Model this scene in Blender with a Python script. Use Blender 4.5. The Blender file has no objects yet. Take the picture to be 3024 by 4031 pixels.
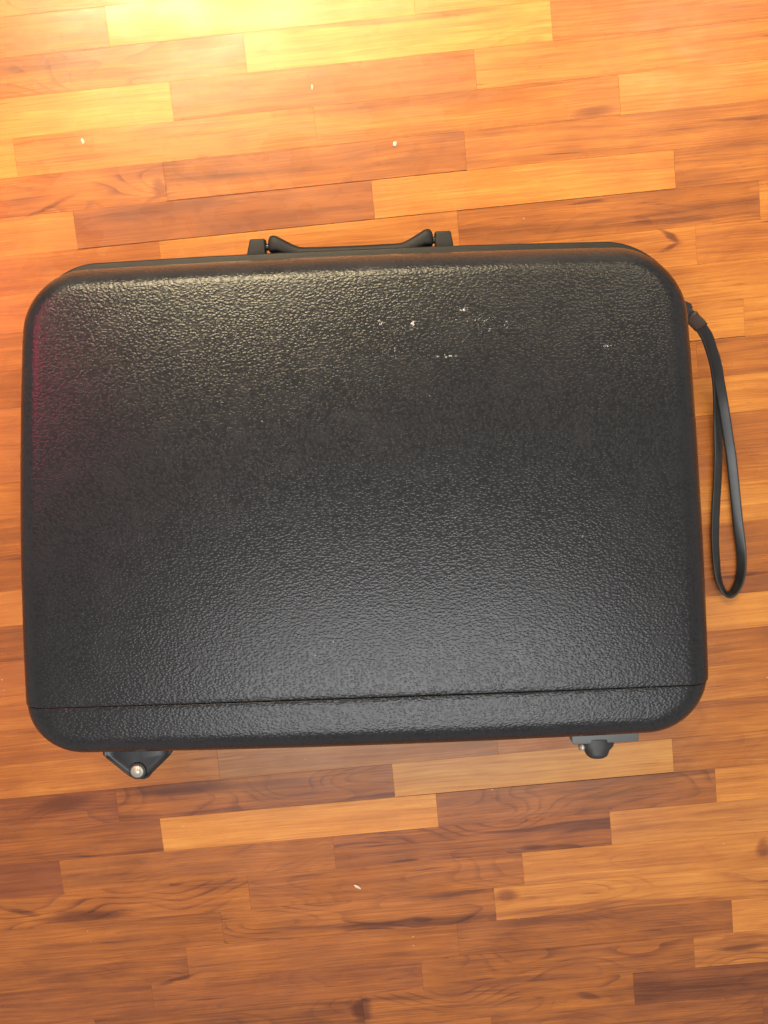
import bpy, bmesh, math, random
from mathutils import Vector, Matrix
random.seed(7)
S = bpy.context.scene
C = S.collection
R = math.radians

# ------------------------------------------------------------------ camera
cam = bpy.data.cameras.new('camera')
cam.sensor_fit = 'VERTICAL'
cam.sensor_height = 24.0
cam.lens = 24.0 * 3261 / 4031
cam.clip_start = 0.02
cam.clip_end = 100
co = bpy.data.objects.new('camera', cam)
C.objects.link(co)
co.matrix_world = (Matrix.Translation((0, 0, 1.0205)) @ Matrix.Rotation(-0.108908, 4, 'X')
                   @ Matrix.Rotation(0.00708, 4, 'Y'))
S.camera = co

# ------------------------------------------------------------------ world, lamps, exposure
w = bpy.data.worlds.new('World')
S.world = w
w.use_nodes = True
bg = w.node_tree.nodes['Background']
bg.inputs[0].default_value = (1.0, 0.94, 0.91, 1)
bg.inputs[1].default_value = 0.55


def lamp(name, loc, target, sx, sy, power, col, spread=None):
    l = bpy.data.lights.new(name, 'AREA')
    l.shape = 'RECTANGLE'
    l.size, l.size_y = sx, sy
    l.energy = power
    l.color = col
    o = bpy.data.objects.new(name, l)
    C.objects.link(o)
    o.location = loc
    d = Vector(target) - Vector(loc)
    o.rotation_euler = d.to_track_quat('-Z', 'Y').to_euler()
    if spread:
        l.spread = R(spread)
    return o


lamp('ceiling_lamp', (-0.55, 2.00, 2.45), (-0.1, 0.82, 0), 1.7, 0.8, 18, (1.0, 0.81, 0.48), 46)
lamp('side_lamp', (1.10, 1.45, 2.40), (0.2, 0.4, 0), 0.10, 0.26, 9, (1.0, 0.80, 0.50))
lamp('glint_strip', (0.12, -0.80, 2.40), (0.1, -0.35, 0), 1.7, 0.15, 19, (0.98, 0.99, 1.0))       # unseen pale light over the wheel end, shaped into strips for lid glints
lamp('glint_strip', (0.10, -1.30, 2.40), (0.1, -0.45, 0), 1.7, 0.15, 13, (0.98, 0.99, 1.0))
lamp('pink_glow', (-1.08, 0.33, 1.00), (-0.35, 0.07, 0.15), 0.24, 0.26, 3.6, (1.0, 0.04, 0.13))  # added lamp, stands in for the reflection of an unseen pink object

S.view_settings.view_transform = 'Standard'
S.view_settings.look = 'None'
S.view_settings.exposure = 0
S.view_settings.gamma = 1


# ------------------------------------------------------------------ helpers
def obj(name, bm, mat, parent=None, smooth=True, recalc=True):
    if recalc:
        bmesh.ops.recalc_face_normals(bm, faces=bm.faces)
    me = bpy.data.meshes.new(name)
    bm.to_mesh(me)
    bm.free()
    if smooth:
        for p in me.polygons:
            p.use_smooth = True
    if mat:
        me.materials.append(mat)
    o = bpy.data.objects.new(name, me)
    C.objects.link(o)
    if parent:
        o.parent = parent
    return o


def tag(o, label=None, cat=None, group=None, kind=None):
    for k, v in (('label', label), ('category', cat), ('group', group), ('kind', kind)):
        if v:
            o[k] = v
    return o


def empty(name, loc=(0, 0, 0), rz=0, parent=None):
    o = bpy.data.objects.new(name, None)
    o.empty_display_size = 0.05
    C.objects.link(o)
    o.location = loc
    o.rotation_euler = (0, 0, rz)
    o.parent = parent
    return o


class NT:
    def __init__(self, name):
        self.m = bpy.data.materials.new(name)
        self.m.use_nodes = True
        self.t = self.m.node_tree
        self.b = self.t.nodes['Principled BSDF']

    def n(self, typ, **kw):
        nd = self.t.nodes.new(typ)
        ins = kw.pop('ins', {})
        for k, v in kw.items():
            setattr(nd, k, v)
        for k, v in ins.items():
            if hasattr(v, 'links') or isinstance(v, bpy.types.NodeSocket):
                self.t.links.new(v, nd.inputs[k])
            else:
                nd.inputs[k].default_value = v
        return nd

    def math(self, op, a, b=0.0, c=None, clamp=False):
        d = {0: a, 1: b}
        if c is not None:
            d[2] = c
        return self.n('ShaderNodeMath', operation=op, use_clamp=clamp, ins=d).outputs[0]

    def mix(self, f, a, b, blend='MIX'):
        nd = self.n('ShaderNodeMix', data_type='RGBA', blend_type=blend)
        for i, v in ((0, f), (6, a), (7, b)):
            if isinstance(v, bpy.types.NodeSocket):
                self.t.links.new(v, nd.inputs[i])
            else:
                nd.inputs[i].default_value = v
        return nd.outputs[2]

    def ramp(self, f, a, b, lo=0.0, hi=1.0):
        return self.n('ShaderNodeMapRange', interpolation_type='SMOOTHSTEP',
                      ins={0: f, 1: a, 2: b, 3: lo, 4: hi}).outputs[0]

    def noise(self, vec, scale, detail=2.0, rough=0.5, dist=0.0):
        return self.n('ShaderNodeTexNoise', ins={'Vector': vec, 'Scale': scale, 'Detail': detail,
                                                 'Roughness': rough, 'Distortion': dist}).outputs[0]

    def vmul(self, vec, s):
        return self.n('ShaderNodeVectorMath', operation='MULTIPLY', ins={0: vec, 1: s}).outputs[0]

    def link(self, a, b):
        self.t.links.new(a, b)

    def set(self, **kw):
        for k, v in kw.items():
            k = k.replace('_', ' ')
            if isinstance(v, bpy.types.NodeSocket):
                self.link(v, self.b.inputs[k])
            else:
                self.b.inputs[k].default_value = v
        return self.m


# ------------------------------------------------------------------ materials
HEART_MARKS = ((-0.2762, 0.2751, 0.0082, 0.0139, 0, 0.80), (-0.4082, 0.2549, 0.0378, 0.0028, 24, 0.70), (-0.2735, 0.2663, 0.0189, 0.0025, 18, 0.60),
               (0.3348, 0.2193, 0.0173, 0.0035, -27, 1.00), (0.3383, 0.2081, 0.0158, 0.0025, 22, 0.80), (-0.2733, -0.4693, 0.0756, 0.0095, 5, 0.75),
               (-0.4220, -0.4913, 0.0473, 0.0107, 16, 0.60), (-0.4018, -0.6448, 0.0630, 0.0082, 6, 0.80), (-0.4819, -0.6397, 0.0221, 0.0050, -10, 0.60),
               (0.1523, -0.6146, 0.0173, 0.0082, 6, 1.00), (0.0416, -0.6513, 0.1071, 0.0063, 5, 0.80), (0.4836, -0.5491, 0.0107, 0.0145, 0, 0.90),
               (-0.0371, -0.7759, 0.0132, 0.0189, -10, 0.80), (0.4320, -0.1910, 0.0441, 0.0025, 9, 0.70), (0.2403, 0.3615, 0.0268, 0.0057, 6, 0.60),
               (0.4073, 0.3530, 0.0441, 0.0028, 3, 0.70), (-0.2807, -0.7336, 0.0299, 0.0035, 19, 0.80), (0.1858, -0.5482, 0.0189, 0.0032, 3, 0.60),
               (0.4611, -0.6858, 0.0347, 0.0038, 5, 0.70), (0.2635, -0.7547, 0.0158, 0.0044, -6, 0.60), (-0.0864, 0.2497, 0.0819, 0.0032, 7, 0.40))       # x, y, half length, half width, angle, strength


def wood_material():
    t = NT('varnished_teak')
    g = t.n('ShaderNodeAttribute', attribute_name='gco').outputs['Vector']       # metres along / across + seed
    tone = t.n('ShaderNodeAttribute', attribute_name='tone').outputs['Fac']
    fig = t.n('ShaderNodeAttribute', attribute_name='figure').outputs['Fac']
    hue = t.n('ShaderNodeAttribute', attribute_name='hue').outputs['Fac']
    # slow wander of the grain
    wob = t.noise(t.vmul(g, (5, 22, 1)), 1.0, 2.0, 0.55)
    wv = t.n('ShaderNodeCombineXYZ', ins={1: t.math('MULTIPLY', t.math('SUBTRACT', wob, 0.5), 0.012)}).outputs[0]
    gw = t.n('ShaderNodeVectorMath', operation='ADD', ins={0: g, 1: wv}).outputs[0]
    # flat-sawn figure: contour lines of a stretched field
    field = t.noise(t.vmul(g, (4.2, 15, 1)), 1.0, 1.2, 0.35, 0.25)
    rings = t.math('FRACT', t.math('MULTIPLY', field, 17.0))
    ringl = t.math('MULTIPLY', t.ramp(rings, 0.55, 0.96), t.ramp(rings, 1.0, 0.97))
    brk = t.noise(t.vmul(g, (14, 40, 1)), 1.0, 3.0, 0.6)
    # straight grain
    fine = t.noise(t.vmul(gw, (12, 560, 1)), 1.0, 4.0, 0.65)
    med = t.noise(t.vmul(gw, (3.2, 120, 1)), 1.0, 3.0, 0.55)
    ringl = t.math('MULTIPLY', t.math('MULTIPLY', ringl, t.ramp(brk, 0.34, 0.66)), t.ramp(fine, 0.25, 0.6, 0.35, 1.0))
    # broad darker heart bands and clouds
    band = t.noise(t.vmul(gw, (2.2, 34, 1)), 1.0, 3.0, 0.5, 0.3)
    cloud = t.noise(t.vmul(g, (16, 30, 1)), 1.0, 3.0, 0.5)
    # short dark pores / cracks
    pore = t.noise(t.vmul(gw, (38, 900, 1)), 1.0, 2.0, 0.6)
    porem = t.math('MULTIPLY', t.ramp(pore, 0.64, 0.76), t.ramp(med, 0.42, 0.62))
    streak = t.noise(t.vmul(gw, (9, 190, 1)), 1.0, 2.0, 0.5)
    streakm = t.ramp(streak, 0.69, 0.77)

    v = t.math('MULTIPLY_ADD', t.math('SUBTRACT', fine, 0.5), 0.66, tone)
    v = t.math('MULTIPLY_ADD', t.math('SUBTRACT', med, 0.5), 0.42, v)
    v = t.math('MULTIPLY_ADD', t.math('SUBTRACT', cloud, 0.5), 0.30, v)
    v = t.math('MULTIPLY_ADD', t.ramp(band, 0.53, 0.68), t.math('MULTIPLY_ADD', t.math('POWER', fig, 2.0), -0.24, -0.06), v)
    v = t.math('SUBTRACT', v, t.math('MULTIPLY', ringl, t.math('MULTIPLY_ADD', t.math('POWER', fig, 3.0), 0.27, 0.02)))
    v = t.math('MULTIPLY_ADD', porem, -0.30, v)
    v = t.math('MULTIPLY_ADD', streakm, -0.30, v)
    # dark heartwood patches and knots, each where it lies in the floor
    wp = t.n('ShaderNodeTexCoord').outputs['Object']
    wn = t.n('ShaderNodeTexNoise', ins={'Vector': t.vmul(wp, (22, 60, 1)), 'Scale': 1.0, 'Detail': 3.0}).outputs['Color']
    wq = t.n('ShaderNodeVectorMath', operation='MULTIPLY_ADD', ins={0: t.n('ShaderNodeVectorMath', operation='SUBTRACT', ins={0: wn, 1: (.5, .5, .5)}).outputs[0], 1: (0.020, 0.010, 0), 2: wp}).outputs[0]
    marks = None
    for (mx, my, rx, ry, an, wt) in HEART_MARKS:
        d = t.n('ShaderNodeVectorMath', operation='SUBTRACT', ins={0: wq, 1: (mx, my, 0)}).outputs[0]
        d = t.n('ShaderNodeVectorRotate', rotation_type='Z_AXIS', ins={'Vector': d, 'Angle': R(-an)}).outputs[0]
        l = t.n('ShaderNodeVectorMath', operation='LENGTH', ins={0: t.vmul(d, (1 / rx, 1 / ry, 0))}).outputs['Value']
        k = t.ramp(l, 1.3, 0.35, 0.0, wt)
        marks = k if marks is None else t.math('MAXIMUM', marks, k)
    v = t.math('MULTIPLY_ADD', t.math('MULTIPLY', marks, t.ramp(fine, 0.2, 0.7, 0.6, 1.0)), -0.44, v)
    cr = t.n('ShaderNodeValToRGB')
    e = cr.color_ramp.elements
    e[0].position, e[0].color = 0.0, (0.105, 0.030, 0.010, 1)
    e[1].position, e[1].color = 1.0, (0.78, 0.385, 0.080, 1)
    for p, c in ((0.22, (0.205, 0.063, 0.019, 1)), (0.48, (0.40, 0.129, 0.025, 1)), (0.75, (0.61, 0.240, 0.043, 1))):
        x = e.new(p)
        x.color = c
    t.link(v, cr.inputs[0])
    col = t.mix(t.ramp(hue, 0.5, 1.0, 0, 0.35), cr.outputs[0], (0.42, 0.125, 0.05, 1))
    col = t.mix(t.ramp(hue, 0.5, 0.0, 0, 0.28), col, (0.36, 0.235, 0.12, 1))
    # dust: a few pale flecks in the varnish
    sp = t.n('ShaderNodeTexVoronoi', feature='F1', ins={'Vector': t.vmul(g, (1, 1.6, 1)), 'Scale': 30.0})
    pick = t.ramp(t.n('ShaderNodeSeparateColor', ins={0: sp.outputs['Color']}).outputs[0], 0.80, 0.83)
    fleck = t.math('MULTIPLY', t.ramp(sp.outputs['Distance'], 0.05, 0.018), pick)
    col = t.mix(t.math('MULTIPLY', fleck, 0.5), col, (0.75, 0.6, 0.42, 1))
    hgt = t.math('MULTIPLY_ADD', porem, -0.5, t.math('MULTIPLY', fine, 0.5))
    lo = t.noise(t.vmul(g, (9, 26, 1)), 1.0, 2.0, 0.5)
    bmp = t.n('ShaderNodeBump', ins={'Strength': 0.10, 'Distance': 0.0004, 'Height': hgt})
    bmp2 = t.n('ShaderNodeBump', ins={'Strength': 0.10, 'Distance': 0.004, 'Height': lo, 'Normal': bmp.outputs[0]})
    smear = t.noise(t.vmul(g, (11, 17, 1)), 1.0, 3.0, 0.6)
    return t.set(Base_Color=col, Roughness=t.ramp(smear, 0.3, 0.7, 0.36, 0.50), Specular_IOR_Level=0.12,
                 Coat_Weight=0.62, Coat_Roughness=t.ramp(smear, 0.3, 0.7, 0.22, 0.34), Coat_IOR=1.45,
                 Normal=bmp2.outputs[0], Coat_Normal=bmp2.outputs[0])


def leather_material(name, scuffs=True, bump=1.0, base=(0.0125, 0.0132, 0.0150, 1), rough=0.27):
    t = NT(name)
    p = t.n('ShaderNodeTexCoord').outputs['Object']
    warp = t.n('ShaderNodeTexNoise', ins={'Vector': p, 'Scale': 210.0, 'Detail': 2.0}).outputs['Color']
    pw = t.n('ShaderNodeVectorMath', operation='MULTIPLY_ADD', ins={0: warp, 1: (0.0014, 0.0014, 0.0014), 2: p}).outputs[0]
    ps = t.vmul(pw, (0.66, 1.0, 1.0))
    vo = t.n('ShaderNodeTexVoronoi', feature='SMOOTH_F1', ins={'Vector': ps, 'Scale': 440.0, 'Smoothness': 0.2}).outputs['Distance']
    vo2 = t.n('ShaderNodeTexVoronoi', feature='F1', ins={'Vector': ps, 'Scale': 800.0}).outputs['Distance']
    n1 = t.noise(p, 900.0, 2.0)
    big = t.noise(p, 28.0, 3.0)
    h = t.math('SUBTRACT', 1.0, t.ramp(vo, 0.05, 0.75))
    h = t.math('MULTIPLY_ADD', vo2, -0.35, h)
    h = t.math('MULTIPLY_ADD', n1, 0.25, h)
    bmp = t.n('ShaderNodeBump', ins={'Strength': 0.36 * bump, 'Distance': 0.00047, 'Height': h})
    col = t.mix(t.ramp(vo, 0.35, 0.8), base, (base[0] * .55, base[1] * .55, base[2] * .55, 1))  # pebble valleys darkened in the colour, standing in for shade in the pits
    col = t.mix(t.ramp(big, 0.45, 0.75, 0, 0.5), col, (0.0155, 0.0160, 0.0172, 1))
    rg = t.math('MULTIPLY_ADD', big, 0.08, rough - 0.04)
    if scuffs:
        # worn edge band under the handle, warm lamp light put into its colour
        sy = t.n('ShaderNodeSeparateXYZ', ins={0: p}).outputs
        xx = t.math('ADD', sy[0], 0.0348)
        yy = t.math('MULTIPLY_ADD', t.math('MULTIPLY', xx, xx), 0.039, sy[1])
        yn = t.math('MULTIPLY_ADD', t.math('SUBTRACT', big, 0.5), 0.012, yy)
        worn_lit = t.math('MULTIPLY', t.math('MULTIPLY', t.ramp(yn, 0.150, 0.168), t.ramp(yn, 0.178, 0.1745)), t.ramp(n1, 0.25, 0.6, 0.45, 1.0))
        col = t.mix(t.math('MULTIPLY', worn_lit, 0.8), col, (0.052, 0.047, 0.045, 1))
        # white scuffs where the lid was knocked, plus lone dust specks
        sep = t.n('ShaderNodeSeparateXYZ', ins={0: p})
        pf = t.n('ShaderNodeCombineXYZ', ins={0: sep.outputs[0], 1: sep.outputs[1]}).outputs[0]
        mask = None
        for (cx, cy, rx, ry, wt) in ((0.027, 0.098, 0.0045, 0.0055, 1.35), (0.106, 0.088, 0.010, 0.006, 1.0), (0.080, 0.110, 0.012, 0.006, 1.0),
                                     (0.123, 0.093, 0.006, 0.012, 0.95), (0.062, 0.064, 0.032, 0.0045, 1.0), (0.140, 0.090, 0.014, 0.004, 0.95),
                                     (0.225, 0.068, 0.018, 0.007, 1.0), (-0.006, 0.101, 0.006, 0.006, 1.15), (0.008, 0.068, 0.003, 0.014, 1.0),
                                     (0.094, 0.098, 0.045, 0.020, 0.85), (0.02, 0.09, 0.03, 0.016, 0.75)):
            d = t.n('ShaderNodeVectorMath', operation='SUBTRACT', ins={0: pf, 1: (cx, cy, 0)}).outputs[0]
            l = t.n('ShaderNodeVectorMath', operation='LENGTH', ins={0: t.vmul(d, (1 / rx, 1 / ry, 0))}).outputs['Value']
            k = t.ramp(l, 1.25, 0.1, 0.0, wt)
            mask = k if mask is None else t.math('MAXIMUM', mask, k)
        gr = t.noise(t.vmul(pf, (0.8, 1.0, 1.0)), 430.0, 4.0, 0.7)
        thr = t.math('MULTIPLY_ADD', mask, -0.295, 0.84)
        sc = t.math('MULTIPLY', t.ramp(t.math('SUBTRACT', gr, thr), 0.0, 0.035), t.ramp(mask, 0.0, 0.15))
        vs = t.n('ShaderNodeTexVoronoi', feature='F1', ins={'Vector': pf, 'Scale': 46.0})
        pk = t.ramp(t.n('ShaderNodeSeparateColor', ins={0: vs.outputs['Color']}).outputs[0], 0.83, 0.86)
        sc = t.math('MAXIMUM', sc, t.math('MULTIPLY', t.math('MULTIPLY', t.ramp(vs.outputs['Distance'], 0.045, 0.02), 0.7), pk))
        col = t.mix(t.math('MULTIPLY', sc, t.ramp(t.noise(pf, 150.0, 2.0), 0.3, 0.65, 0.35, 1.0)), col, (0.60, 0.585, 0.56, 1))
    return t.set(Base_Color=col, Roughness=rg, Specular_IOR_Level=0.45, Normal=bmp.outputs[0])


def plain_material(name, base, rough, metal=0.0, grain=500.0, strength=0.06, spec=0.5):
    t = NT(name)
    p = t.n('ShaderNodeTexCoord').outputs['Object']
    n1 = t.noise(p, grain, 3.0)
    n2 = t.noise(p, 40.0, 3.0)
    col = t.mix(t.ramp(n2, 0.4, 0.75, 0, 0.5), base, tuple(min(1, c * 1.5 + 0.004) for c in base[:3]) + (1,))
    bmp = t.n('ShaderNodeBump', ins={'Strength': strength, 'Distance': 0.0006, 'Height': n1})
    return t.set(Base_Color=col, Roughness=t.math('MULTIPLY_ADD', n2, 0.18, rough - 0.09), Metallic=metal,
                 Specular_IOR_Level=spec, Normal=bmp.outputs[0])


WOOD = wood_material()
SUB = plain_material('dark_underlay', (0.03, 0.016, 0.009, 1), 0.9)
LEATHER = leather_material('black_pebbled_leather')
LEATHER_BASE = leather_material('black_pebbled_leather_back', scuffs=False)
FRAME = plain_material('charcoal_frame_plastic', (0.018, 0.0175, 0.0178, 1), 0.46, spec=0.3)
HANDLE = plain_material('charcoal_handle_plastic', (0.016, 0.016, 0.017, 1), 0.52, grain=900, strength=0.1, spec=0.3)
STRAP = plain_material('black_rubbery_strap', (0.018, 0.018, 0.018, 1), 0.34)
CLIP = plain_material('worn_brown_clip', (0.075, 0.05, 0.038, 1), 0.40, metal=0.35)
GLOSS = plain_material('gloss_black_metal', (0.016, 0.016, 0.017, 1), 0.33, strength=0.02)
RUBBER = plain_material('black_wheel_rubber', (0.020, 0.020, 0.020, 1), 0.45)
STEEL = plain_material('steel_pin', (0.52, 0.48, 0.41, 1), 0.42, metal=0.7, strength=0.03)
ZINC = plain_material('grey_zinc_plate', (0.10, 0.105, 0.10, 1), 0.42, metal=0.2)
LINT = plain_material('pale_crumb', (0.74, 0.62, 0.45, 1), 0.8)

# ------------------------------------------------------------------ floor: every strip of parquet
TH = R(5.489)          # direction of the strips
WD, LN, OFF = 0.0450, 0.35853, 0.51035
S0 = {-1: -0.06, 0: -0.2843, 1: -0.1274, 2: -0.2199, 3: -0.4128, 4: -0.2393, 5: -0.3532, 6: -0.2553, 7: 0.0255, 8: 0.16,
      9: 0.4368, 10: 0.3777, 11: 0.31, 12: 0.165, 13: 0.34, 14: 0.15, 15: 0.32, 16: 0.17, 17: 0.335, 18: 0.15, 19: 0.315,
      20: -0.2610, 21: -0.3978, 22: -0.3455, 23: -0.4834, 24: -0.2415, 25: -0.2817, 26: -0.3338, 27: -0.3857,
      28: -0.4676, 29: -0.30}
# tone (0 dark .. 1 light), figure, hue (0 grey .. 1 red) of each strip, from the one left of S0 on
T = {0: [(.50, .6, .6), (.80, .3, .5), (.75, .3, .5), (.6, .3, .5)],
     1: [(.50, .9, .5), (.80, .7, .5), (.52, .4, .7), (.5, .4, .6)],
     2: [(.78, .2, .5), (.52, .3, .7), (.58, .3, .6), (.5, .5, .7)],
     3: [(.72, .2, .5), (.60, .4, .6), (.56, .5, .6), (.68, .1, .6)],
     4: [(.50, 1., .7), (.44, .7, .7), (.50, .4, .6), (.5, .4, .5)],
     5: [(.64, .3, .7), (.34, .7, .8), (.66, .15, .6), (.46, .5, .6)],
     6: [(.50, .4, .7), (.62, .2, .6), (.44, .7, .6), (.60, .2, .5)],
     20: [(.55, .3, .6), (.46, .3, .2), (.5, .5, .5), (.5, .4, .5)],
     21: [(.26, .8, .7), (.40, .85, .6), (.78, .2, .3), (.50, .5, .5)],
     22: [(.34, .4, .6), (.74, .2, .4), (.36, .8, .4), (.66, .3, .5)],
     23: [(.18, .3, .8), (.42, .6, .4), (.33, .95, .6), (.60, .3, .3)],
     24: [(.46, 1., .5), (.42, .7, .5), (.62, .6, .4), (.4, .5, .5)],
     25: [(.42, .5, .5), (.42, 1., .5), (.64, .9, .4), (.7, .3, .7)],
     26: [(.38, .6, .6), (.42, .4, .6), (.34, .6, .5), (.70, .2, .7)],
     27: [(.30, .5, .7), (.34, .6, .7), (.40, .9, .5), (.62, 1., .4)],
     28: [(.30, .4, .8), (.32, .7, .5), (.42, .9, .5), (.21, .6, .6)],
     29: [(.32, .4, .8), (.40, .5, .6), (.34, .7, .6), (.28, .6, .7)]}
LEFT = {7: .6, 8: .5, 9: .38, 10: .55, 11: .5, 12: .55, 13: .45, 14: .4, 15: .65, 16: .32, 17: .48, 18: .5, 19: .45}
RIGHT = {7: .58, 8: .58, 9: .62, 10: .46, 11: .64, 12: .42, 13: .5, 14: .62, 15: .42, 16: .38, 17: .68, 18: .45, 19: .57}

floor = empty('floor')
tag(floor, 'orange brown parquet floor of short varnished wooden strips', kind='structure')


def strip_prism(bm, s0, s1, v0, v1, zt, tilt, props, lays, gap=0.00004):
    """one strip: top with a tiny bevel, sides; frame (s along, v across)"""
    gp = 0.00004
    b = 0.00012
    a0, a1, c0, c1 = s0 + gp, s1 - gp, v0 + gap, v1 - gp
    vs = []
    for (e, z) in ((0, zt - 0.012), (0, zt - b), (b, zt)):
        ring = []
        for (s, v) in ((a0 + e, c0 + e), (a1 - e, c0 + e), (a1 - e, c1 - e), (a0 + e, c1 - e)):
            zz = z + tilt[0] * (s - (a0 + a1) / 2) + tilt[1] * (v - (c0 + c1) / 2)
            ring.append(bm.verts.new((s * math.cos(TH) - v * math.sin(TH), s * math.sin(TH) + v * math.cos(TH), zz)))
        vs.append((ring, [(a0 + e, c0 + e), (a1 - e, c0 + e), (a1 - e, c1 - e), (a0 + e, c1 - e)]))
    gco, tone, fig, hue = lays
    for ring, sv in vs:
        for x, (s, v) in zip(ring, sv):
            x[gco] = Vector((s - s0 + props[3], v - v0 + props[4], props[5]))
            x[tone], x[fig], x[hue] = props[0], props[1], props[2]
    for (r0, _), (r1, _) in zip(vs, vs[1:]):
        for i in range(4):
            bm.faces.new((r0[i], r0[(i + 1) % 4], r1[(i + 1) % 4], r1[i]))
    bm.faces.new(vs[-1][0])


def new_bm():
    bm = bmesh.new()
    return bm, (bm.verts.layers.float_vector.new('gco'), bm.verts.layers.float.new('tone'),
                bm.verts.layers.float.new('figure'), bm.verts.layers.float.new('hue'))


CRACK = {(5, 0), (5, 1), (4, 0), (6, 0), (9, -1), (21, 1)}   # strips with an open joint along their lower edge
far_bm, far_l = new_bm()
for row in range(-22, 56):
    s0 = S0.get(row, random.random() * LN)
    v1 = OFF - row * WD
    v0 = v1 - WD
    for k in range(-7, 8):
        a, b = s0 + k * LN, s0 + (k + 1) * LN
        mid = (a + b) / 2
        if b < -2.0 or a > 2.0:
            continue
        pr = None
        if row in T and 0 <= k + 1 < len(T[row]):
            pr = T[row][k + 1]
        elif row in LEFT and mid < -0.2:
            pr = (LEFT[row], random.uniform(.2, .7), random.uniform(.6, .9))
        elif row in RIGHT and mid > 0.15:
            pr = (RIGHT[row], random.uniform(.2, .6), random.uniform(.4, .65))
        if pr is None:
            pr = (random.uniform(.25, .7), random.random(), random.uniform(.3, .8))
        props = tuple(pr) + (random.uniform(0, 40), random.uniform(0, 40), random.uniform(0, 90))
        zt = random.uniform(-0.00003, 0.0)
        tilt = (random.gauss(0, 0.0004), random.gauss(0, 0.0012))
        inside = -3 <= row <= 31 and b > -0.66 and a < 0.60
        if inside:
            bm, l = new_bm()
            strip_prism(bm, a, b, v0, v1, zt, tilt, props, l, 0.0006 if (row, k) in CRACK else 0.00004)
            obj('parquet_strip', bm, WOOD, floor, smooth=False, recalc=False)
        else:
            strip_prism(far_bm, a, b, v0, v1, zt, tilt, props, far_l)
tag(obj('outer_parquet', far_bm, WOOD, floor, smooth=False, recalc=False), kind='stuff')
bm = bmesh.new()
bmesh.ops.create_grid(bm, x_segments=1, y_segments=1, size=3.0, matrix=Matrix.Translation((0, -0.3, -0.006)))
obj('underlay', bm, SUB, floor, smooth=False)

# ------------------------------------------------------------------ suitcase
CASE = R(2.2)
case = empty('suitcase', (0, 0, 0), CASE)
tag(case, 'large black hard suitcase with pebbled leather lid lying flat on the parquet', 'suitcase')

CX, CY, HA, HB = -0.0335, -0.0858, 0.3565, 0.2668
RADS = (0.080, 0.070, 0.066, 0.074)          # corner radii: upper right, upper left, lower left, lower right


def outline(d, n=30):
    a, b = HA - d, HB - d
    rs = [max(q - d, 0.006) for q in RADS]
    pts = []
    segs = [((sx * (a - r), sy * (b - r)), a0, r) for (sx, sy, a0), r in
            zip(((1, 1, 0), (-1, 1, 90), (-1, -1, 180), (1, -1, 270)), rs)]
    for i, ((x, y), a0, r) in enumerate(segs):
        for j in range(n + 1):
            t = R(a0 + 90 * j / n)
            pts.append((x + r * math.cos(t), y + r * math.sin(t)))
        (nx, ny), _, nr = segs[(i + 1) % 4]
        t = R(a0 + 90)
        x0, y0 = x + r * math.cos(t), y + r * math.sin(t)
        x1, y1 = nx + nr * math.cos(t), ny + nr * math.sin(t)
        m = 40 if i % 2 == 0 else 30
        for j in range(1, m):
            pts.append((x0 + (x1 - x0) * j / m, y0 + (y1 - y0) * j / m))
    out = []
    for x, y in pts:
        k = (0.005 if x > 0 else 0.008) * (1 - (y / HB) ** 2) * x / HA
        l = 0.005 * (1 - (x / HA) ** 2) * y / HB
        out.append((CX + (x + k) * (1 + (0.115 if x > 0 else 0.155) * (0.10 - CY - y)), CY + y + l))
    return out


def z_rim(y):
    return 0.085 + (0.189 - y) * 0.045


def z_top(y):
    return 0.1500 + (0.17 - y) * 0.055


def loft(rings, cap=True):
    bm = bmesh.new()
    vr = [[bm.verts.new(p) for p in ring] for ring in rings]
    n = len(vr[0])
    for a, b in zip(vr, vr[1:]):
        for i in range(n):
            bm.faces.new((a[i], a[(i + 1) % n], b[(i + 1) % n], b[i]))
    if cap:
        bm.faces.new(vr[-1])
    return bm


def shell_rings(zr_off, top, sign, crown):
    rings = []
    prof = []
    BV = 0.026
    for i in range(9):                       # wall
        t = i / 8
        prof.append((0.0060 + 0.0040 * t, 'w', t))
    for i in range(1, 15):                   # bevel
        t = R(90 * i / 14)
        prof.append((0.010 + BV * (1 - math.cos(t)), 'b', math.sin(t)))
    d = 0.010 + BV
    while d < HB - 0.012:
        d += 0.008
        prof.append((min(d, HB - 0.010), 't', 0))
    for d, k, t in prof:
        ring = []
        for x, y in outline(d):
            zt = top(x, y)
            zr = z_rim(y) + zr_off
            hs = min(1, max(0, (y - 0.10) / 0.06)) if sign > 0 else 0
            zb = zt - sign * (BV * 0.92 + 0.010 * hs)
            if k == 'w':
                z = zr + (zb - zr) * t
            elif k == 'b':
                z = zb + (zt - zb) * t
            else:
                z = zt
            if k != 'w':
                u, v = (x - CX) / HA, (y - CY) / HB
                e = max(0, 1 - abs(u) ** 2.4) * max(0, 1 - abs(v) ** 2.4)
                z += sign * crown * e * (t if k == 'b' else 1)
            ring.append((x, y, z))
        rings.append(ring)
    return rings


lid_rings = shell_rings(0.004, lambda x, y: z_top(y), 1, 0.007)
YG = -0.2875                                  # the moulded line across the lid
full = loft(lid_rings)


def sharp(o, ang=38):
    me = o.data
    me.set_sharp_from_angle(angle=R(ang))
    return o


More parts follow.
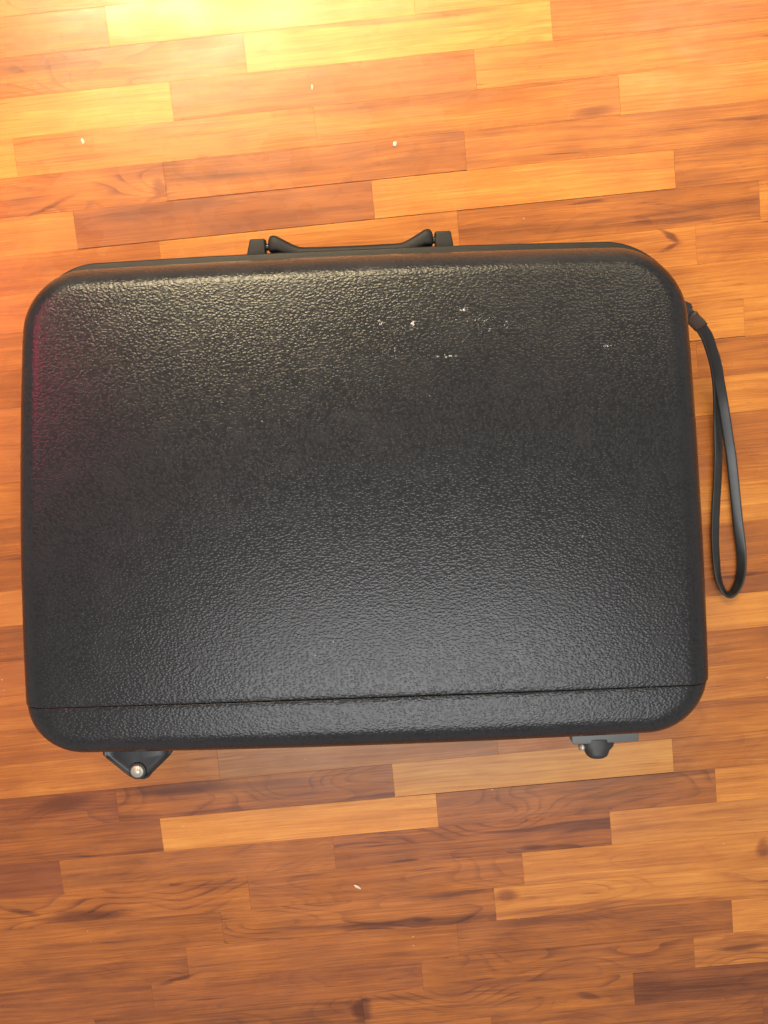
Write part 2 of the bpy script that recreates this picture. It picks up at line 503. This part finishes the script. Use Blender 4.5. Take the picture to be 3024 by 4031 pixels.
def cut(bm, y, keep_upper, lip, shift):
    b = bm.copy()
    geom = b.verts[:] + b.edges[:] + b.faces[:]
    no = Vector((0, 1, 0)) if keep_upper else Vector((0, -1, 0))
    bmesh.ops.bisect_plane(b, geom=geom, plane_co=(0, y, 0), plane_no=no, clear_inner=True)
    edges = [e for e in b.edges if e.is_boundary and all(abs(v.co.y - y) < 1e-5 for v in e.verts)]
    c = Vector((CX, y, 0.10))
    out = -1 if keep_upper else 1
    for (dy, dn) in ((0.0007, 0.0003), (0.0005, 0.0007), (0.0, lip)):        # rolled edge, then the hidden return
        r = bmesh.ops.extrude_edge_only(b, edges=edges)
        nv = [g for g in r['geom'] if isinstance(g, bmesh.types.BMVert)]
        edges = [g for g in r['geom'] if isinstance(g, bmesh.types.BMEdge) and all(v in nv for v in g.verts)]
        for v in nv:
            dv = c - v.co
            dv.x *= 0.35
            dv.y = 0
            v.co += dv.normalized() * dn
            v.co.y += out * dy
    return b


up = cut(full, YG + 0.0018, True, 0.005, 0.0)
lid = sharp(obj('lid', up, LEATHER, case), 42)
lo = cut(full, YG - 0.0018, False, 0.004, 0.0)
for v in lo.verts:                            # the strip beyond the line sits a little lower
    v.co.z -= 0.0026 * min(1, max(0, (v.co.z - 0.12) / 0.05))
    v.co.x = CX + (v.co.x - CX) * 0.9985
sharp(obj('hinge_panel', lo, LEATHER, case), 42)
full.free()
base_rings = shell_rings(-0.004, lambda x, y: 0.002, -1, 0.0)
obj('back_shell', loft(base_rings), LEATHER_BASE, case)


def band(name, d_out, d_in, z0, z1, mat, parent):
    rings = []
    rr = min(0.0022, (z1 - z0) / 2.2)
    prof = [(d_in, z0)]
    for i in range(7):
        t = R(-90 + 90 * i / 6)
        prof.append((d_out + rr * (1 - math.cos(t)), z0 + rr + rr * math.sin(t)))
    for i in range(7):
        t = R(90 * i / 6)
        prof.append((d_out + rr * (1 - math.cos(t)), z1 - rr + rr * math.sin(t)))
    prof.append((d_in, z1))
    for d, z in prof:
        rings.append([(x, y, z_rim(y) + z) for x, y in outline(d)])
    return obj(name, loft(rings, cap=False), mat, parent)


fr = band('rim_frame', -0.0030, 0.012, -0.0085, -0.0006, FRAME, case)
band('lid_rim', -0.0022, 0.012, 0.0004, 0.0070, FRAME, case)

# ---- pieces built with a small mesh kit


def box_bm(pts_bottom, pts_top, bevel=0.0012, seg=3):
    bm = bmesh.new()
    a = [bm.verts.new(p) for p in pts_bottom]
    b = [bm.verts.new(p) for p in pts_top]
    n = len(a)
    bm.faces.new(a[::-1])
    bm.faces.new(b)
    for i in range(n):
        bm.faces.new((a[i], a[(i + 1) % n], b[(i + 1) % n], b[i]))
    bmesh.ops.recalc_face_normals(bm, faces=bm.faces)
    if bevel:
        bmesh.ops.bevel(bm, geom=bm.edges[:], offset=bevel, segments=seg, profile=0.6, affect='EDGES', clamp_overlap=True)
    return bm


def plan_bm(poly, z0, z1, bevel=0.0012, seg=3):
    return box_bm([(x, y, z0) for x, y in poly], [(x, y, z1) for x, y in poly], bevel, seg)


def lathe_bm(prof, c, n=40):
    bm = bmesh.new()
    rings = []
    for r, z in prof:
        rings.append([bm.verts.new((c[0] + max(r, 1e-5) * math.cos(2 * math.pi * i / n), c[1] + max(r, 1e-5) * math.sin(2 * math.pi * i / n), c[2] + z)) for i in range(n)])
    for a, b in zip(rings, rings[1:]):
        for i in range(n):
            bm.faces.new((a[i], a[(i + 1) % n], b[(i + 1) % n], b[i]))
    return bm


def sweep_bm(secs):
    """closed sections (lists of points) swept to a tube with end caps"""
    bm = bmesh.new()
    vr = [[bm.verts.new(p) for p in s] for s in secs]
    n = len(vr[0])
    for a, b in zip(vr, vr[1:]):
        for i in range(n):
            bm.faces.new((a[i], a[(i + 1) % n], b[(i + 1) % n], b[i]))
    bm.faces.new(vr[0][::-1])
    bm.faces.new(vr[-1])
    return bm


# ---- carrying handle on the edge away from the wheels
ZH = 0.085
sharp(obj('handle_bracket', box_bm([(-0.1535, 0.180, ZH - 0.011), (-0.1290, 0.180, ZH - 0.011), (-0.1290, 0.2050, ZH - 0.011), (-0.1475, 0.2050, ZH - 0.011)],
                                   [(-0.1515, 0.180, ZH + 0.004), (-0.1292, 0.180, ZH + 0.004), (-0.1292, 0.2040, ZH + 0.004), (-0.1455, 0.2040, ZH + 0.004)], 0.0018, 3), HANDLE, case))
sharp(obj('handle_bracket', box_bm([(0.0568, 0.180, ZH - 0.011), (0.0800, 0.180, ZH - 0.011), (0.0755, 0.2048, ZH - 0.011), (0.0568, 0.2048, ZH - 0.011)],
                                   [(0.0570, 0.180, ZH + 0.004), (0.0780, 0.180, ZH + 0.004), (0.0740, 0.2042, ZH + 0.004), (0.0570, 0.2042, ZH + 0.004)], 0.0018, 3), HANDLE, case))


def handle_sections():
    secs = []
    # x, y centre, half depth (y), half height (z), z centre
    st = [(-0.1262, 0.1970, 0.0040, 0.0050, 0), (-0.1255, 0.1975, 0.0068, 0.0070, 0), (-0.1235, 0.1985, 0.0090, 0.0085, 0), (-0.1205, 0.1990, 0.0092, 0.0092, 0),
          (-0.1165, 0.1985, 0.0090, 0.0094, 0), (-0.1120, 0.1960, 0.0088, 0.0094, -.0005), (-0.1050, 0.1925, 0.0085, 0.0094, -.001),
          (-0.0980, 0.1890, 0.0084, 0.0094, -.0018), (-0.0920, 0.1868, 0.0082, 0.0094, -.002), (-0.084, 0.1864, 0.0080, 0.0092, -.002)]
    for s in st:
        secs.append(s)
    for i in range(1, 10):
        t = i / 10
        secs.append((-0.084 + 0.094 * t, 0.1864 - 0.0004 * math.sin(math.pi * t), 0.0080, 0.0092, -.002))
    mir = [(-0.036 * 2 - x + 0.0008, y, a, b, z) for x, y, a, b, z in st[::-1]]
    secs += mir
    out = []
    for x, y, hy, hz, zc in secs:
        ring = []
        for i in range(28):
            t = 2 * math.pi * i / 28
            c, s = math.cos(t), math.sin(t)
            ring.append((x, y + hy * math.copysign(abs(c) ** 0.62, c), ZH - 0.0045 + zc + hz * math.copysign(abs(s) ** 0.62, s)))
        out.append(ring)
    return out


grip = obj('handle_grip', sweep_bm(handle_sections()), HANDLE, case)
for x in (-0.1277, 0.0557):
    b = lathe_bm([(0.0001, -0.0025), (0.0038, -0.0025), (0.0038, 0.0025), (0.0001, 0.0025)], (0, 0, 0), 20)
    bmesh.ops.rotate(b, verts=b.verts, cent=(0, 0, 0), matrix=Matrix.Rotation(R(90), 3, 'Y'))
    bmesh.ops.translate(b, verts=b.verts, vec=(x, 0.1965, ZH - 0.0045))
    sharp(obj('hinge_pin', b, GLOSS, grip))

# ---- fixed wheel: pressed black fork with a shining axle pin
ZW = 0.140


def fork_bm():
    """plate with raised dished face: outline narrowing from the case edge to the axle"""
    edge = [(-0.3315, -0.338), (-0.2545, -0.338), (-0.2545, -0.3535), (-0.2570, -0.3575), (-0.2660, -0.3660), (-0.2765, -0.3755),
            (-0.2810, -0.3800), (-0.2870, -0.3825), (-0.2935, -0.3835), (-0.3005, -0.3820), (-0.3060, -0.3785), (-0.3180, -0.3670), (-0.3285, -0.3570), (-0.3315, -0.3535)]
    cx, cy = -0.2935, -0.3600
    rings = []
    for f, z in ((1.0, -0.034), (1.0, 0.0), (0.985, 0.0016), (0.94, 0.0022), (0.88, 0.0010), (0.80, 0.0004), (0.62, 0.0012), (0.40, 0.0016), (0.15, 0.0016)):
        rings.append([(cx + (x - cx) * f, cy + (y - cy) * (f if y < -0.345 else 1), ZW + z - max(0, -0.355 - y) * 0.03) for x, y in edge])
    return loft(rings)


fork = sharp(obj('wheel_fork', fork_bm(), GLOSS, case), 50)
PX, PY = -0.2938, -0.3735
zp = ZW + 0.0012
obj('axle_washer', lathe_bm([(0.0095, -0.001), (0.0095, 0.0012), (0.0088, 0.0020), (0.0070, 0.0021), (0.0066, 0.0010)], (PX, PY, zp), 40), RUBBER, fork)
obj('axle_pin', lathe_bm([(0.0072, 0.000), (0.0072, 0.0020), (0.0062, 0.0030), (0.0044, 0.0032), (0.0040, 0.0038), (0.0022, 0.0047), (0.0001, 0.0050)], (PX, PY, zp), 40), STEEL, fork)
obj('wheel', lathe_bm([(0.001, -0.028), (0.0100, -0.028), (0.0118, -0.026), (0.0122, -0.015), (0.0118, -0.005), (0.0100, -0.003), (0.001, -0.003)], (PX + 0.003, PY - 0.0005, zp), 48), RUBBER, fork)

# ---- swivel caster under a grey plate
ZC = 0.140
plate = sharp(obj('caster_plate', plan_bm([(0.1855, -0.338), (0.2600, -0.336), (0.2592, -0.3592), (0.1885, -0.3608), (0.1862, -0.3580)], ZC - 0.012, ZC + 0.003, 0.0012), ZINC, case))


def ball_bm():
    rings = []
    prof = [(-0.3560, 0.0165), (-0.3600, 0.0180), (-0.3625, 0.0186), (-0.3655, 0.0180), (-0.3680, 0.0160), (-0.3700, 0.0142), (-0.3730, 0.0132), (-0.3760, 0.0118),
            (-0.3785, 0.0090), (-0.3800, 0.0055), (-0.3806, 0.0015)]
    for y, r in prof:
        ring = []
        sx = 0.2155 + (0.0 if y < -0.368 else 0.0005)
        for i in range(40):
            t = 2 * math.pi * i / 40
            c, s = math.cos(t), math.sin(t)
            ring.append((sx + r * math.copysign(abs(c) ** 0.8, c), y, ZC - 0.008 + min(r, 0.012) * math.copysign(abs(s) ** 0.8, s)))
        rings.append(ring)
    return loft(rings)


obj('caster_wheel', ball_bm(), RUBBER, plate)
b = lathe_bm([(0.0001, 0.0), (0.0040, 0.0), (0.0046, 0.002), (0.0040, 0.0042), (0.0001, 0.0048)], (0, 0, 0), 24)
bmesh.ops.rotate(b, verts=b.verts, cent=(0, 0, 0), matrix=Matrix.Rotation(R(-68), 3, 'Y'))
bmesh.ops.translate(b, verts=b.verts, vec=(0.2000, -0.3655, ZC - 0.004))
obj('axle_rivet', b, STEEL, plate)

# ---- pull strap: a flat loop that hangs from the side and lies on the floor
PATH = [(0.3150, 0.1235, 0.092), (0.3234, 0.1194, 0.092), (0.3301, 0.1141, 0.090), (0.3403, 0.1075, 0.085), (0.3544, 0.0960, 0.075), (0.3659, 0.0807, 0.062),
        (0.3764, 0.0647, 0.050), (0.3854, 0.0449, 0.038), (0.3930, 0.0253, 0.030), (0.4000, 0.0025, 0.024), (0.4076, -0.0242, 0.018),
        (0.4124, -0.0423, 0.015), (0.4178, -0.0696, 0.012), (0.4226, -0.0971, 0.010), (0.4270, -0.1248, 0.009), (0.4320, -0.1527, 0.008),
        (0.4340, -0.1713, 0.008), (0.4337, -0.1880, 0.008), (0.4305, -0.2020, 0.008), (0.4245, -0.2122, 0.008), (0.4180, -0.2135, 0.008),
        (0.4118, -0.2065, 0.008), (0.4070, -0.1940, 0.007), (0.4040, -0.1780, 0.007), (0.4015, -0.1530, 0.006), (0.4005, -0.1345, 0.006), (0.4002, -0.1067, 0.006),
        (0.4002, -0.0791, 0.007), (0.3998, -0.0517, 0.008), (0.3985, -0.0335, 0.010), (0.3952, -0.0064, 0.014), (0.3922, 0.0114, 0.019),
        (0.3890, 0.0253, 0.025), (0.3836, 0.0449, 0.034), (0.3750, 0.0647, 0.046), (0.3650, 0.0805, 0.058), (0.3535, 0.0955, 0.071), (0.3410, 0.1070, 0.081)]


def catmull(P, m):
    out = []
    Q = [Vector(p) for p in P]
    for i in range(len(Q) - 1):
        p0, p1, p2, p3 = Q[max(i - 1, 0)], Q[i], Q[i + 1], Q[min(i + 2, len(Q) - 1)]
        for j in range(m):
            t = j / m
            out.append(0.5 * ((2 * p1) + (-p0 + p2) * t + (2 * p0 - 5 * p1 + 4 * p2 - p3) * t * t + (-p0 + 3 * p1 - 3 * p2 + p3) * t ** 3))
    out.append(Q[-1])
    return out


def strap_bm():
    pts = catmull(PATH, 5)
    n = len(pts)
    tip = 19 * 5
    secs = []
    for i, p in enumerate(pts):
        tg = (pts[min(i + 1, n - 1)] - pts[max(i - 1, 0)]).normalized()
        side = tg.cross(Vector((0, 0, 1))).normalized()          # horizontal, to the right of travel
        dist = abs(i - tip)
        # rolled over flat along the strands, up on edge in the turn; the band leans outwards
        edge = math.exp(-(dist / 17.0) ** 2)
        ang = R(20 + 42 * edge) * (-1)
        if i < 35:
            ang = R(-26 - 14 * (1 - i / 35))
        u = (side * math.cos(ang) + tg.cross(side) * -math.sin(ang)).normalized()
        nn = tg.cross(u).normalized()
        hw = 0.0060
        ht = 0.0015
        if i < 12:
            hw = 0.0072
        need = abs(u.z) * hw + ht + 0.0006
        q = Vector((p.x, p.y, max(p.z, need)))
        ring = []
        for k in range(16):
            t = 2 * math.pi * k / 16
            c, s = math.cos(t), math.sin(t)
            ring.append(q + u * hw * math.copysign(abs(c) ** 0.45, c) + nn * ht * math.copysign(abs(s) ** 0.6, s))
        secs.append(ring)
    return secs


ss = strap_bm()
Mi = Matrix.Rotation(-CASE, 4, 'Z')
ss = [[Mi @ p for p in ring] for ring in ss]
strap = obj('pull_strap', sweep_bm(ss), STRAP, case)
# clip that pinches the two ends together near the case


def clip_secs(i0, i1, grow):
    out = []
    for i in range(i0, i1 + 1):
        r = ss[i]
        c = sum(r, Vector()) / len(r)
        g = grow if i0 < i < i1 else grow * 0.92
        out.append([c + (p - c).normalized() * ((p - c).length * 1.06 + g) for p in r])
    return out


obj('strap_clip', sweep_bm(clip_secs(9, 17, 0.0012)), CLIP, strap)
a0 = sum(ss[4], Vector()) / 16
bm = bmesh.new()
bmesh.ops.create_cube(bm, size=1.0, matrix=Matrix.Translation(a0 + Vector((-0.004, 0.002, 0.0))) @ Matrix.Rotation(R(-25), 4, 'Z') @ Matrix.Diagonal((0.022, 0.018, 0.012, 1)))
bmesh.ops.bevel(bm, geom=bm.edges[:], offset=0.002, segments=2, affect='EDGES')
sharp(obj('strap_anchor', bm, GLOSS, case))


# ------------------------------------------------------------------ crumbs on the floor
def crumb(loc, size, rz, label, seed):
    rnd = random.Random(seed)
    bm = bmesh.new()
    bmesh.ops.create_icosphere(bm, subdivisions=2, radius=1.0)
    for v in bm.verts:
        v.co *= rnd.uniform(0.72, 1.12)
        v.co = Vector((v.co.x * size[0], v.co.y * size[1], max(v.co.z, -0.6) * size[2]))
    o = obj('crumb', bm, LINT)
    o.location = (loc[0], loc[1], size[2] * 0.6 + 0.0001)
    o.rotation_euler = (0, 0, rz)
    tag(o, label, 'crumb', 'pale crumbs on the parquet')


crumb((-0.3635, 0.3299), (0.0022, 0.0044, 0.0011), R(20), 'cream seed-like crumb on the floor above the upper left corner of the suitcase', 1)
crumb((0.0060, 0.3259), (0.0026, 0.0034, 0.0014), R(-15), 'bright white crumb on the floor straight above the suitcase handle', 2)
crumb((-0.0421, -0.6030), (0.0055, 0.0020, 0.0012), R(-32), 'thin slanted pale crumb on the floor below the suitcase', 3)
crumb((-0.0913, 0.3903), (0.0014, 0.0036, 0.0009), R(5), 'tiny upright cream fleck in the glare on the floor', 4)
